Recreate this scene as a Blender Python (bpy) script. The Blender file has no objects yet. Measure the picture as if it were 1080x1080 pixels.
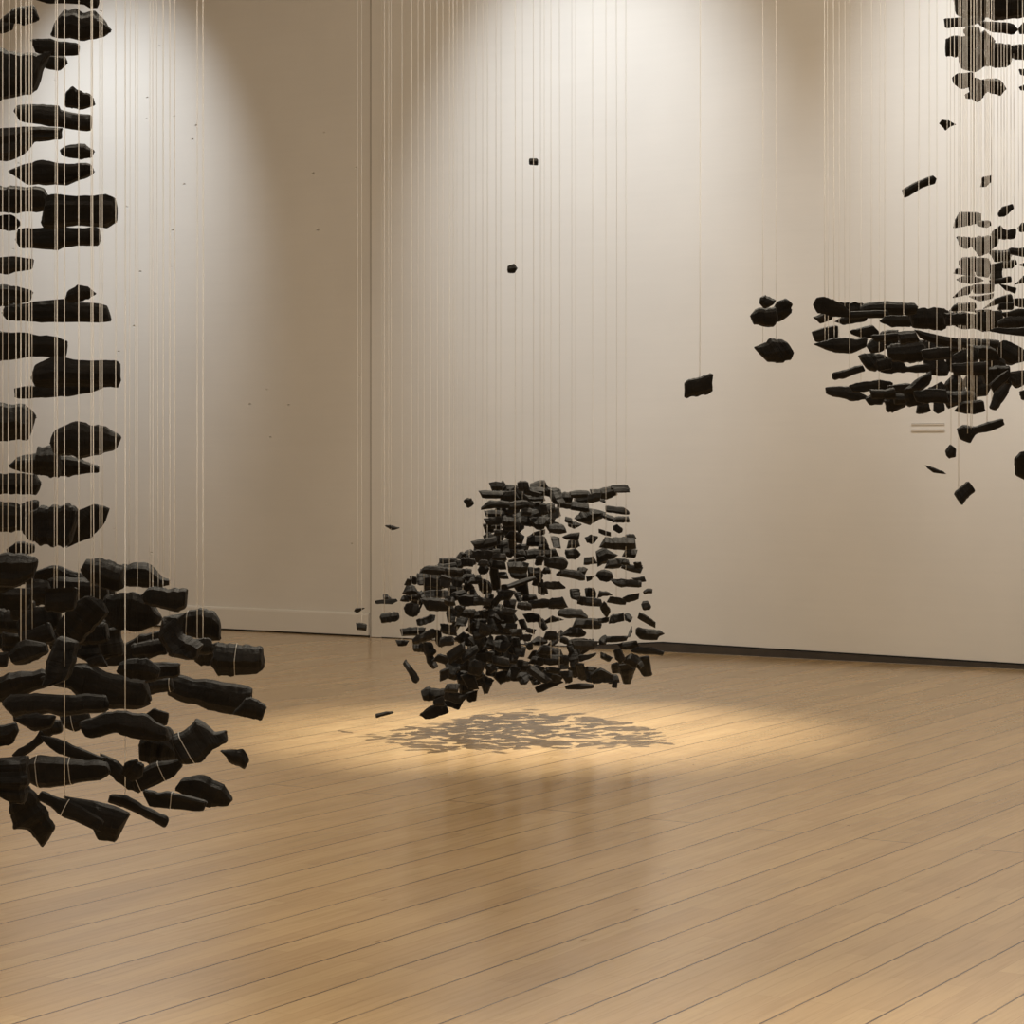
import bpy, bmesh, math, random
from mathutils import Vector, Matrix
C = bpy.context.scene.collection
random.seed(7)
F = 2470.0            # focal length in pixels of the 1080 frame
EYE = 1.5             # lens height
HOR = 480.0           # horizon row
CX = 540.0
CEIL = 7.8

# lamps: (photo column over which the washer hangs, aimed height, power, cone, distance from wall)
SCALLOPS = [(115, 3.8, 900, 42, 3.4), (632, 3.6, 960, 45, 3.4), (1090, 3.8, 900, 42, 3.4)]
SPOT_MID, SPOT_LEFT, SPOT_RIGHT = 5400, 1900, 2300
WORLD, WORLD_S = (1.0, .81, .61), .30
OVERHEAD_W, OVERHEAD_C = 165, (1.0, .86, .68)
# Outlines read from the photograph, tile by tile: (origin x, origin y, zoom, cluster, text)
# P = outline of one piece, S = stick by the ends of its axis and its thickness
TILES = [
(0,0,3.6,'L',"""P 120,-20 355,-20 350,20 325,22 305,10 190,15 150,5
P 5,75 60,30 125,22 145,75 95,95 40,85
P -20,80 20,78 55,85 45,115 15,125 -20,122
P 200,130 220,75 250,40 290,38 320,55 355,48 395,85 418,120 385,140 315,152 270,140
P 130,155 190,150 215,158 290,165 288,200 265,208 150,205
P 180,205 240,208 258,240 225,268 160,250
P -40,175 60,205 130,210 185,200 150,260 125,335 -40,370
P 255,360 280,335 305,350 340,360 355,395 310,412 255,405
P 75,430 85,410 135,400 220,405 225,420 325,432 322,490 200,475 95,465
P -60,497 220,488 215,530 125,538 75,590 10,605 -60,600
P 230,570 250,555 320,550 355,575 340,600 270,598 240,590
P 45,650 110,625 165,615 225,625 330,625 343,655 310,670 245,697 110,695 75,670
P -60,712 150,712 185,755 160,795 -60,803
P 165,855 160,840 185,750 205,745 425,755 437,845 395,862 200,860
P -30,825 50,820 78,850 55,875 -30,865
P 75,910 90,870 360,870 368,915 350,930 240,935 215,945 90,935
P -30,980 50,975 118,985 110,1020 20,1040 -30,1030"""),
(0,300,3.6,'L',"""P -50,5 60,10 120,28 105,65 50,72 -50,90
P 255,55 262,25 300,5 330,10 358,35 330,55 270,70
P 35,105 55,80 375,75 392,138 55,138
P -60,185 100,190 180,200 238,215 230,275 110,270 20,285 -60,285
P 135,350 150,310 215,280 300,288 430,295 443,310 437,388 390,385 150,385
P 65,430 65,390 390,372 388,395 330,415 220,425
P -50,455 80,462 120,500 95,585 20,590 -50,588
P 210,600 225,560 280,527 400,548 442,580 420,625 310,655 225,645
P 45,690 75,655 140,645 142,620 210,618 215,730 150,720 75,705
P 222,722 225,650 300,665 365,690 365,712 260,725
P -50,722 130,722 155,755 130,795 -50,795
P -50,830 135,825 138,850 95,930 40,935 -50,930
P 95,945 100,880 150,850 270,838 290,870 260,985 195,985 135,975
P 265,985 270,900 310,860 360,840 408,858 395,905 340,960 255,992
P 30,1005 65,980 90,978 125,990 122,1020 40,1022"""),
(0,560,3.087,'L',"""P -40,85 35,75 115,92 100,150 50,180 -40,170
P -40,165 40,150 45,185 -40,225
P 85,175 110,160 155,165 168,200 150,235 105,240 85,210
P 105,145 190,115 250,140 330,165 360,200 340,270 250,220 170,180
P -30,230 40,235 70,300 55,370 -30,365
P 265,130 285,95 335,92 400,112 400,180 370,192 290,160
P 400,115 490,110 525,150 550,155 550,172 515,185 440,180 400,180
P 465,215 490,185 605,190 600,245 575,262 480,240
P 335,275 350,215 430,205 490,230 525,280 510,300 450,325 390,320
P 190,300 240,240 280,215 330,230 345,270 260,360 200,350
P 95,260 190,240 190,310 150,330 70,335 60,300
P 250,350 330,280 380,300 385,390 310,425 250,400
P 320,425 385,380 450,345 520,330 520,370 485,415 400,435
P 40,395 80,355 140,370 150,400 100,425 55,432
P 160,420 190,350 245,370 240,440 220,480 150,500
P 520,350 530,290 600,275 590,330 660,360 640,410 560,400
P 575,340 590,280 640,255 695,265 715,290 715,350 640,345
P 635,420 650,380 710,365 705,430 660,437
P 690,430 710,370 845,380 845,460 720,465
P -40,485 60,460 140,450 160,500 60,540 -40,550
P 150,480 230,440 300,440 350,470 455,485 475,560 430,575 330,560 240,510
P 390,460 400,425 470,415 515,450 505,480 430,475
P 490,430 580,432 578,475 480,490
P 470,525 470,480 550,475 560,520 500,530
P 550,540 560,475 680,490 815,505 810,550 770,590 690,580 600,560
P 760,595 810,540 865,570 850,612
P -20,400 25,395 20,440 -20,445
P 5,570 40,540 230,535 340,530 345,580 220,600 110,600 50,610
P 45,615 110,595 180,600 165,640 110,650
P 135,640 160,610 195,620 200,655 160,668
P 200,600 280,590 290,620 250,650 220,640
P -30,640 50,625 60,650 40,690 -30,697
P 270,625 370,590 470,600 530,640 540,680 470,680 380,655 300,675
P 475,600 505,578 545,595 540,630 490,630
P 460,690 500,630 550,650 580,710 575,740 520,755 465,745
P 570,660 600,655 640,622 670,640 690,660 725,655 730,690 690,705 655,745 600,745
P 720,715 795,712 808,745 795,772 750,755
P 40,730 60,710 110,680 130,650 160,670 110,710 70,738
P 140,670 210,685 300,725 340,735 310,755 240,740 175,710
P 330,730 370,745 420,790 450,800 450,848 410,830 360,790
P 95,820 95,755 160,740 340,745 355,780 320,805 130,838
P 400,790 410,755 445,745 465,765 460,800 430,815
P 450,848 440,800 500,755 585,745 585,770 560,800
P -40,755 80,742 95,800 80,880 40,870 -40,820
P 40,880 100,835 130,880 170,965 130,1025 90,970 50,965
P 135,870 150,848 230,880 325,940 310,975 200,920
P 215,870 330,890 415,920 370,1008 320,1000 300,950
P 360,885 370,860 420,865 540,930 525,962 430,910
P 475,840 560,850 665,880 650,912 500,895
P 580,840 600,810 660,795 730,830 750,870 735,890 650,885
P 155,190 250,185 240,255 150,260
P 255,165 345,170 355,230 270,225
P 60,300 150,310 180,370 100,360
P 10,330 70,340 70,400 5,395
P -30,180 90,190 80,260 -30,240
P 40,560 90,560 90,600 45,620
P 30,230 110,230 120,290 40,290
P 60,330 160,300 180,360 80,370
P 150,310 250,300 260,380 170,390
P 240,300 340,300 350,360 250,370
P 330,250 420,260 420,320 340,320
P 320,330 390,310 400,400 330,410
P -30,260 80,260 80,330 -30,330
P 280,420 330,400 350,440 300,445
P -30,120 100,110 110,170 -30,170
P 170,150 300,160 300,220 180,210
P 430,370 530,350 540,400 440,410
P 600,360 680,350 690,400 610,410"""),
(700,300,6,'R',"""P 555,200 600,150 640,160 700,150 720,210 690,260 640,262 575,245
P 690,170 720,115 770,98 805,130 800,185 740,225 700,230
P 612,120 615,85 645,72 705,100 690,125 640,150
P 585,400 635,378 690,350 740,355 775,375 810,430 790,475 715,485 665,480
P 145,610 300,570 298,670 270,690 145,712"""),
(840,280,4.5,'R',"""P 85,190 100,160 145,155 175,170 250,215 240,240 110,225
P 85,245 130,225 170,230 165,255 115,272
P 170,180 300,178 320,190 325,240 260,265 250,225
P 325,195 345,178 540,182 555,200 550,225 500,245 330,240
P 190,265 230,240 330,240 320,265 230,280
P 400,265 430,240 520,240 540,290 450,290
P 540,220 590,208 710,210 725,240 700,300 560,295
P 720,225 790,222 860,240 860,290 790,300 725,270
P 735,215 760,182 835,175 845,205
P 850,230 960,220 970,270 900,310 850,290
P 960,270 1000,245 1110,240 1110,290 970,300
P 980,225 1060,205 1110,215 1110,240 1000,245
P 930,310 960,295 1110,295 1110,340
P 80,315 190,285 190,355 95,360
P 90,375 150,360 190,345 330,345 320,385 260,412 190,410
P 260,310 355,285 390,330 330,345 270,325
P 335,380 360,350 430,310 480,310 480,360 440,390 360,415
P 480,320 560,312 580,360 500,375
P 570,310 680,335 780,350 770,385 700,380 600,350
P 440,380 590,360 615,400 600,450 450,450
P 300,430 340,420 410,425 440,455 370,498 340,490
P 410,510 420,455 500,450 520,480 615,465 615,505
P 610,440 650,410 690,450 720,480 705,520 620,510
P 620,360 720,370 770,400 690,430 620,410
P 720,440 800,400 860,400 850,460 740,500
P 760,350 860,350 960,355 950,390 850,400 770,385
P 860,410 980,440 1000,510 880,490
P 940,390 990,360 1070,400 1075,450 1010,470 950,430
P 1010,510 1110,500 1110,550 1040,580 1010,550
P 1060,600 1100,590 1100,640 1070,635
P 180,510 300,475 312,505 225,535 190,540
P 155,580 250,575 290,600 330,630 280,640 230,630 160,610
P 260,570 300,558 400,545 440,555 440,600 370,590 280,600
P 330,630 380,600 420,620 400,660 350,660
P 425,640 460,590 520,600 510,670 460,690 430,685
P 440,570 520,560 560,570 520,610 450,590
P 515,590 570,545 630,510 630,560 580,610 610,650 530,660
P 570,700 580,650 625,655 635,690 600,702
P 620,590 690,555 710,600 700,640 640,640
P 650,690 655,640 700,640 700,690 670,702
P 710,560 760,510 800,560 800,640 720,670
P 800,540 870,500 920,560 900,610 820,620
P 755,690 790,650 880,640 890,690 840,705
P 915,670 940,600 1010,540 1020,570 950,680
P 920,560 1000,500 1005,540 940,600
P 775,775 800,760 850,765 955,732 962,765 850,800 830,835 790,820
P 708,880 730,852 755,870 752,905 725,913 712,900
P 615,950 640,955 690,975 705,988 650,982
P 752,1080 815,1030 846,1071 783,1130
P 1035,920 1060,890 1110,890 1110,1020 1045,990
P 360,330 480,320 480,350 380,360
P 480,370 600,360 620,420 500,430
P 600,400 720,390 730,440 620,450
P 700,380 800,370 810,430 720,440
P 820,380 930,390 960,450 840,440
P 740,470 900,460 900,520 760,520
P 880,490 1000,480 1000,560 900,560
P 560,600 700,590 720,650 580,650
P 700,600 830,600 850,670 720,660
P 380,450 450,440 450,490 390,500
P 250,220 420,215 440,250 260,255
P 480,230 620,230 640,280 500,285
P 700,230 800,225 820,280 710,285
P 860,250 960,250 960,300 870,300
P 350,590 460,580 470,630 360,630
P 460,610 580,600 590,660 470,660"""),
(900,0,6,'R',"""P 630,-30 665,-30 665,25 640,15
P 670,-40 1070,-40 1075,90 950,110 850,95 680,95
P 600,110 690,110 820,105 800,145 700,165 605,165
P 700,195 725,168 790,175 800,220 770,235 715,225
P 800,140 850,140 1000,150 1030,185 1000,215 880,200 810,160
P 1050,180 1080,145 1120,160 1120,215 1060,210
P 595,250 620,235 760,240 780,300 660,350 595,350
P 780,240 830,200 890,250 890,300 800,320
P 670,370 690,320 810,320 830,410 770,450 690,430
P 820,340 890,285 1000,290 990,400 960,418 840,415
P 1000,290 1120,285 1120,375 1020,370
P 635,490 660,470 740,465 760,540 690,558 650,530
P 735,560 745,500 800,510 840,575 790,640 740,610
P 800,510 920,508 955,565 925,602 880,590 840,575
P 705,600 740,580 745,625 715,622
P 1048,440 1110,432 1110,478 1060,475
P 1050,550 1110,530 1110,575 1060,570
P 545,785 560,762 605,765 648,785 610,800 585,822"""),
(900,160,6,'R',"""P 325,235 490,155 512,180 505,205 430,230 340,285
P 808,220 815,165 875,152 870,190 840,218
P 920,390 945,350 1000,335 1005,365 970,402 930,408
P 650,475 655,435 680,385 790,395 795,450 740,462
P 790,440 860,435 872,465 840,480 790,470
P 880,520 935,470 970,500 1015,490 1010,550 930,550
P 1045,480 1070,450 1120,455 1120,505 1055,505
P 655,540 740,545 750,590 720,612 680,600
P 750,560 760,548 905,540 900,590 840,640 800,655 760,600
P 860,625 1000,625 980,690 900,695
P 990,610 1120,605 1120,660 1000,650
P 670,700 700,670 770,668 775,760 690,740
P 645,770 660,740 750,750 760,790 690,778
P 775,680 850,678 870,720 850,790 780,780
P 870,720 940,705 940,800 870,820
P 940,700 1020,685 1030,715 1000,738 940,735
P 1050,715 1110,700 1110,745
P 655,810 720,785 800,800 820,815 740,835 680,825
P 870,810 985,790 990,825 880,840
P 625,925 700,860 760,850 740,900
P 760,845 885,840 880,890 770,895
P 740,915 880,900 870,930 800,945
P 920,840 1030,860 1025,895 960,875
P 1020,840 1080,785 1110,790 1110,830
P 820,995 900,930 1000,900 1010,960 930,960
P 920,1000 930,960 1010,955 1005,1000
P 625,1010 660,960 750,955 765,1010
P 1020,930 1110,930 1110,990 1030,975
P 770,1005 870,1000 860,1020 780,1020"""),
(360,490,6,'C',"""P 275,385 310,383 370,400 320,415
P 775,230 800,212 820,215 840,245 800,275
P 80,930 90,910 150,905 100,940
P 95,1005 160,1010 155,1050 100,1045
P 220,860 340,850 350,865 320,882 225,880
P 265,825 290,822 325,855 270,855
P 252,965 260,940 350,938 358,975 345,992 262,998
P 222,1575 320,1562 325,1575 225,1602"""),
(100,0,2.16,'C',"""P 990,362 1008,362 1008,376 990,375
P 941,606 955,602 962,612 955,622 942,620"""),
(500,500,12,'C',"""S 215,155 350,150 90
S 345,110 395,210 60
S 95,255 365,265 80
S 340,290 540,275 100
S 400,180 540,190 80
S 560,150 690,150 95
S 720,165 905,125 85
S 490,190 740,420 75
S 560,215 710,300 60
S 640,215 830,265 55
S 690,310 880,300 60
S 850,200 1000,240 90
S 940,220 1080,235 80
S 720,390 870,350 70
P 100,450 105,415 150,375 210,335 330,340 430,350 430,430 250,430 160,440
S 430,350 615,410 85
S 430,480 570,455 60
S 370,400 420,480 80
S 610,480 720,480 75
S 720,480 810,500 100
S 520,460 600,700 90
S 150,500 370,510 75
S 150,600 345,590 80
S 130,690 240,690 100
S 230,650 340,650 70
S 340,600 500,590 110
S 370,660 560,660 90
S 610,580 760,610 100
S 740,620 910,620 120
S 840,440 930,440 110
S 850,560 930,560 90
S 920,680 1000,670 110
S 985,660 1080,690 100
S 950,500 1080,480 110
S 360,720 500,740 90
S 430,760 615,830 95
S 260,740 360,740 60
S 140,840 350,830 110
S 0,890 130,870 60
S 10,940 230,930 70
S 30,1000 220,1010 90
S 240,920 360,930 120
S 380,850 400,1020 90
S 460,830 490,1000 90
S 520,970 670,970 130
P 670,795 780,730 890,705 890,760 820,795
S 680,850 910,850 110
S 820,925 940,925 55
S 985,855 1085,875 100
S 680,1020 1035,1000 100
S 240,1050 400,1050 70
S 1000,350 1080,340 60"""),
(580,500,12,'C',"""S 0,270 150,280 130
S 130,290 280,300 100
S 270,260 500,250 75
S 100,380 300,400 70
S 280,400 480,420 90
S 320,340 520,300 80
S 480,310 640,290 90
S 520,235 640,230 70
P 560,310 690,320 695,370
S 620,260 840,210 110
S 780,170 985,165 50
S 820,210 995,205 45
P 720,405 930,425 990,470 985,510 930,510 725,480
P 325,555 430,470 500,440 690,490 690,530 640,560 510,635 385,600
S 660,520 820,580 55
S 815,572 995,575 65
S 195,570 280,600 55
P 235,620 280,600 400,635 300,690 235,660
P 800,660 850,640 920,690 910,730 870,745 810,710
S 620,720 765,765 45
P 0,640 160,635 205,745 0,740
P 165,800 240,760 365,740 350,840 215,830
S 230,890 365,880 80
P 200,960 330,950 380,1015 330,1075 220,1070 195,1000
P 445,805 520,770 600,795 560,870 520,885 470,860
S 680,870 1060,880 120
S 955,800 1080,795 60
S 1000,850 1040,950 80
S 945,1000 1085,1000 85
S 600,1080 760,980 150
S 0,1000 75,1000 60"""),
(410,580,12,'C',"""S 215,405 285,410 70
S 280,380 350,385 80
S 200,510 350,500 100
S 160,615 240,620 60
S 230,580 380,590 100
S 290,650 410,650 90
P 205,760 220,690 290,675 370,700 385,770 350,830 270,840 220,810
S 390,720 415,720 90
P 355,300 430,310 440,430 365,430
S 430,360 640,370 130
S 460,470 690,440 90
S 560,300 660,270 80
S 640,250 660,180 60
S 650,150 860,140 70
S 650,200 800,190 70
S 640,270 930,290 90
S 660,380 780,420 110
S 790,380 930,410 110
S 760,490 980,530 100
S 390,540 440,640 70
S 450,560 750,560 80
S 455,690 740,690 130
S 730,640 830,660 90
P 360,880 440,860 520,820 580,830 570,890 520,920 380,955
S 850,190 940,190 100
S 920,150 1060,160 90
S 880,60 960,90 80
S 970,80 1080,50 100
S 930,290 1040,280 70
S 930,360 1080,360 90
S 960,440 1040,500 90
S 745,750 830,750 90
S 740,860 840,850 100
S 830,770 930,790 110
S 860,900 1000,880 110
S 930,800 1080,810 80
S 660,990 760,985 80
S 780,990 880,990 130
S 1020,960 1080,980 110
S 170,1035 440,1030 80"""),
(490,580,12,'C',"""S 0,140 130,130 100
S 130,80 340,80 120
S 350,30 520,30 70
S 340,150 510,110 90
S 350,180 510,190 90
P 170,250 200,195 270,190 310,240 270,300 200,310
S 180,165 300,160 60
S 0,270 80,280 60
S 0,350 200,350 60
S 60,390 180,390 70
S 60,540 150,540 90
P 170,410 210,370 290,390 350,470 330,560 240,560 190,500
S 370,220 400,500 90
S 430,320 540,320 70
S 560,220 790,230 110
S 580,300 780,320 90
S 540,30 620,60 80
S 620,60 780,60 100
S 560,160 760,110 50
P 810,220 950,230 990,330 810,340
S 900,130 1000,130 100
S 990,260 1080,260 70
S 560,460 880,360 50
S 410,500 550,460 60
S 430,560 600,580 100
S 650,500 800,490 130
S 870,390 960,390 100
S 930,480 1040,490 110
S 250,620 360,620 100
S 250,690 350,690 80
S -35,665 170,620 90
S 370,620 450,650 120
S 290,740 470,760 110
S 640,590 720,590 90
S 740,605 910,605 65
S 520,690 640,690 100
S 480,770 630,790 70
S 680,700 830,720 80
S 830,680 1080,680 90
S 500,860 620,850 110
S 560,780 640,900 70
S 100,820 270,820 80
S 0,810 120,800 80
S 300,850 420,830 120
S 290,950 390,950 120
S 60,950 250,970 170
S 380,730 460,830 80
S 500,980 650,980 80
S 700,940 780,940 100
S 770,860 960,860 90
S 960,900 1020,1000 70
S 790,1010 880,1040 50
S 590,1050 720,1040 70"""),
(570,580,12,'C',"""P 60,100 280,95 340,160 320,220 280,250 70,210
P 210,300 280,240 480,265 550,330 550,395 360,350 220,320
S 480,280 570,280 90
P 580,335 690,325 640,380 590,400
S 555,140 690,130 80
S 840,180 1040,165 95
P 65,400 230,405 300,470 300,495 140,495 60,470
S 0,420 40,420 80
S 0,510 70,520 80
P 375,505 490,500 500,600 480,640 390,610
S 480,630 770,680 85
P 565,490 680,485 695,600 580,610
S 780,690 860,820 80
P 725,605 750,520 850,530 905,575
S 865,620 1080,670 65
S 120,680 310,670 110
P 235,800 260,760 500,750 575,830 570,860 340,865 240,840
P 60,890 150,835 230,860 290,890 200,905 80,925
S 440,930 735,935 105
S 740,900 860,880 50
S 880,880 1050,850 80"""),
(620,590,12,'C',"""S 440,80 670,140 65
S 590,80 680,70 70
S 430,30 520,40 60
P 110,210 140,150 220,135 290,165 310,230 240,280 160,265
P 290,250 420,250 660,270 660,355 390,345
P 550,235 710,215 735,280 660,285
P 700,405 750,370 815,380 810,430 710,440
S 470,510 635,460 65
P 680,570 700,530 760,530 800,600 780,635 700,635
S 645,705 850,830 65
P 465,700 510,680 565,730 530,790 475,770
P 500,965 560,850 565,920 530,980
P 630,900 650,875 890,890 945,930 880,965 860,1010 680,1015 630,960
S 240,1010 490,1005 60
P 135,1040 160,990 220,960 250,1000 220,1070 150,1075"""),
(420,660,12,'C',"""S -10,215 110,225 60
P 65,500 100,445 160,520 265,660 230,705 190,700
P 190,170 310,90 440,35 480,110 440,160 300,210 200,240
P 190,240 320,215 330,330 200,330
P 320,220 420,230 480,340 440,380 500,500 430,525 370,460 330,330
P 460,60 540,70 560,270 480,230
P 540,150 690,130 700,240 510,270
S 550,40 730,60 100
S 760,130 920,200 110
S 640,410 830,270 110
S 810,420 1000,290 80
S 475,400 630,440 85
S 620,450 780,430 110
S 530,640 640,590 100
S 620,560 760,580 160
S 750,520 920,520 150
S 900,520 1080,540 150
S 750,660 950,660 130
S 940,640 1080,660 160
S 680,650 740,650 60
S 600,790 760,790 90
S 780,790 950,800 130
S 860,910 990,880 100
P 300,830 370,780 610,800 600,900 440,945 330,945
S 590,880 830,930 110
P 580,950 830,930 760,1060 600,1010
P 280,1115 460,1000 580,990 625,1095 370,1175
S 500,920 530,1010 100
S 930,220 1080,230 130
S 1000,330 1080,400 150"""),
(490,650,12,'C',"""S 0,300 80,300 100
S 190,310 290,290 90
S 100,380 200,420 80
S 180,440 300,560 130
S 270,330 370,330 150
S 380,310 540,290 90
S 380,380 560,390 110
S 350,480 450,440 80
S 540,260 620,460 90
S 620,240 740,240 110
S 600,320 700,330 90
S 620,440 760,450 110
S 740,270 840,280 70
P 850,310 930,255 1040,290 1040,350 880,360
S 780,380 860,380 80
S 830,480 930,500 100
S 930,460 1080,470 120
S 360,560 560,570 90
S 540,540 660,560 90
S 300,600 360,700 90
S 280,690 400,700 100
S 400,600 560,620 60
S 390,800 560,740 120
S 560,700 680,720 120
S 670,620 800,640 110
P 660,780 700,720 790,725 820,790 780,850 710,855
S 830,690 960,720 130
S 840,810 950,800 100
S 960,740 1080,760 130
S 170,800 330,850 110
S 220,900 320,910 110
S 0,830 150,830 140
S 200,130 330,200 110
S 480,150 650,150 90
S 590,200 720,200 60
S 780,165 890,190 40"""),
(560,650,12,'C',"""S 180,245 320,245 85
S 250,360 400,210 60
S 370,280 475,325 65
P 410,220 500,145 620,150 690,210 660,250 600,265 420,245
S 640,440 770,310 85
P 610,480 825,475 800,510 660,560 620,560
S 885,490 1010,550 60
S 100,420 270,440 90
S 190,480 400,490 130
S 0,560 150,570 80
S 390,560 480,560 100
P 455,385 580,375 620,470 590,620 500,640 490,480
S 350,620 470,620 80
S 190,560 330,570 50
S 200,670 360,700 60
S 180,760 400,770 120
P 60,890 300,800 400,840 100,965
S 400,770 520,760 110
S 580,680 690,700 170
S 520,650 580,760 90
P 445,880 600,850 770,860 770,915 460,920
S 690,720 780,780 110
S 700,665 790,670 50
P 760,740 880,660 960,700 1020,740 1010,830 880,840 800,850"""),
(620,650,12,'C',"""S 415,390 625,345 75
P 560,455 640,395 800,395 945,440 920,485 700,480
P 325,440 410,410 470,540 400,600 350,540
P 660,520 780,510 790,640 815,740 700,755 640,640
S 480,520 620,590 120
S 570,510 680,640 80
P 380,600 500,580 600,660 580,700 540,850 460,850 430,760
S 340,600 350,720 80
S 280,800 370,780 90
S 310,860 370,870 60"""),
]
# threads by the place where each crosses the photograph
THREADS = {
'L': [2.8,8,17,22,27,31,34,57,60,68,83,96,99,105,108,122,132,136,143,145,158,161,167,172,179,184,208,214],
'C': [377,381.5,405.5,410,412.5,424,434,441,447,454,461,467,474,478,482,488,495,502,509,514,523,528,543,551,562.5,570,574,581,590,603,607,625,639,650,660],
'R': [738,804.6,818.5,870,873.5,880,885,891,896,908,919,927,933,953,968,980,988,999,1003,1007,1011,1013.5,1016,1018,1020.5,1024,1025.5,1027,1030,1033,1035,1039,1041,1043,1046,1048,1052,1056,1059,1062,1066,1070,1075,1078],
}

# dense parts of the middle cluster: box in the photograph, how many more pieces lie inside
FILL = [(515, 517, 578, 555, 10), (510, 565, 535, 600, 5), (455, 595, 500, 635, 8), (502, 620, 530, 690, 8), (480, 690, 510, 722, 5), (520, 675, 630, 718, 12)]

# ------------------------------------------------------------------ materials
def mat(name):
    m = bpy.data.materials.new(name); m.use_nodes = True
    nt = m.node_tree
    return m, nt, nt.nodes['Principled BSDF']

def node(nt, kind, **kw):
    n = nt.nodes.new(kind)
    for k, v in kw.items():
        if k in n.inputs: n.inputs[k].default_value = v
        else: setattr(n, k, v)
    return n

def mapped(nt, scale, coord='Object'):
    tc = node(nt, 'ShaderNodeTexCoord'); mp = node(nt, 'ShaderNodeMapping')
    mp.inputs['Scale'].default_value = scale
    nt.links.new(tc.outputs[coord], mp.inputs['Vector'])
    return mp

def noise(nt, mp, scale, detail=4, rough=.55):
    n = node(nt, 'ShaderNodeTexNoise', Scale=scale, Detail=detail, Roughness=rough)
    nt.links.new(mp.outputs['Vector'], n.inputs['Vector'])
    return n

def ramp(nt, src, stops):
    r = node(nt, 'ShaderNodeValToRGB')
    el = r.color_ramp.elements
    while len(el) < len(stops): el.new(.5)
    for e, (p, c) in zip(el, stops):
        e.position = p; e.color = (c[0], c[1], c[2], 1)
    nt.links.new(src, r.inputs['Fac'])
    return r

def mixc(nt, mode, fac, a, b):
    m = node(nt, 'ShaderNodeMix', data_type='RGBA', blend_type=mode)
    for s, v in ((m.inputs[0], fac), (m.inputs[6], a), (m.inputs[7], b)):
        if hasattr(v, 'links'): nt.links.new(v, s)
        else: s.default_value = v if isinstance(v, float) else (v[0], v[1], v[2], 1)
    return m.outputs[2]

def bump(nt, bsdf, src, strength, dist, prev=None):
    b = node(nt, 'ShaderNodeBump', Strength=strength, Distance=dist)
    nt.links.new(src, b.inputs['Height'])
    if prev is not None: nt.links.new(prev.outputs['Normal'], b.inputs['Normal'])
    nt.links.new(b.outputs['Normal'], bsdf.inputs['Normal'])
    return b

def charcoal():
    m, nt, b = mat('charcoal')
    mp = mapped(nt, (6, 40, 40)); n1 = noise(nt, mp, 1.6, 6, .65)
    mp2 = mapped(nt, (1, 1, 1)); n2 = noise(nt, mp2, 22, 5, .6)
    r = ramp(nt, n1.outputs['Fac'], [(.3, (.0045, .004, .0035)), (.62, (.0125, .011, .0095)), (.8, (.027, .024, .021))])
    r2 = ramp(nt, n2.outputs['Fac'], [(.35, (.6, .6, .6)), (.7, (1.25, 1.2, 1.15))])
    nt.links.new(mixc(nt, 'MULTIPLY', 1.0, r.outputs[0], r2.outputs[0]), b.inputs['Base Color'])
    b.inputs['Roughness'].default_value = .72
    b.inputs['Specular IOR Level'].default_value = .22
    b1 = bump(nt, b, n2.outputs['Fac'], .55, .008)
    bump(nt, b, n1.outputs['Fac'], .7, .006, b1)
    return m

def nylon():
    m, nt, b = mat('white_nylon')
    b.inputs['Base Color'].default_value = (.86, .82, .74, 1)
    b.inputs['Roughness'].default_value = .35
    mp = mapped(nt, (1, 1, 1)); n = noise(nt, mp, 3, 2)
    r = ramp(nt, n.outputs['Fac'], [(.3, (.88, .86, .82)), (.7, (.96, .94, .91))])
    nt.links.new(r.outputs[0], b.inputs['Base Color'])
    tr = node(nt, 'ShaderNodeBsdfTranslucent'); tr.inputs['Color'].default_value = (.95, .93, .9, 1)
    mx = node(nt, 'ShaderNodeMixShader', Fac=.62)
    nt.links.new(b.outputs[0], mx.inputs[1]); nt.links.new(tr.outputs[0], mx.inputs[2])
    nt.links.new(mx.outputs[0], nt.nodes['Material Output'].inputs['Surface'])
    return m

def clear_nylon():
    m, nt, b = mat('clear_nylon')
    mp = mapped(nt, (1, 1, 1)); n = noise(nt, mp, 3, 2)
    r = ramp(nt, n.outputs['Fac'], [(.3, (.93, .92, .90)), (.7, (.98, .97, .96))])
    nt.links.new(r.outputs[0], b.inputs['Base Color'])
    b.inputs['Roughness'].default_value = .10; b.inputs['IOR'].default_value = 1.3
    b.inputs['Transmission Weight'].default_value = .72
    tr = node(nt, 'ShaderNodeBsdfTranslucent'); tr.inputs['Color'].default_value = (.97, .96, .94, 1)
    mx = node(nt, 'ShaderNodeMixShader', Fac=.45)
    nt.links.new(b.outputs[0], mx.inputs[1]); nt.links.new(tr.outputs[0], mx.inputs[2])
    nt.links.new(mx.outputs[0], nt.nodes['Material Output'].inputs['Surface'])
    return m

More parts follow.
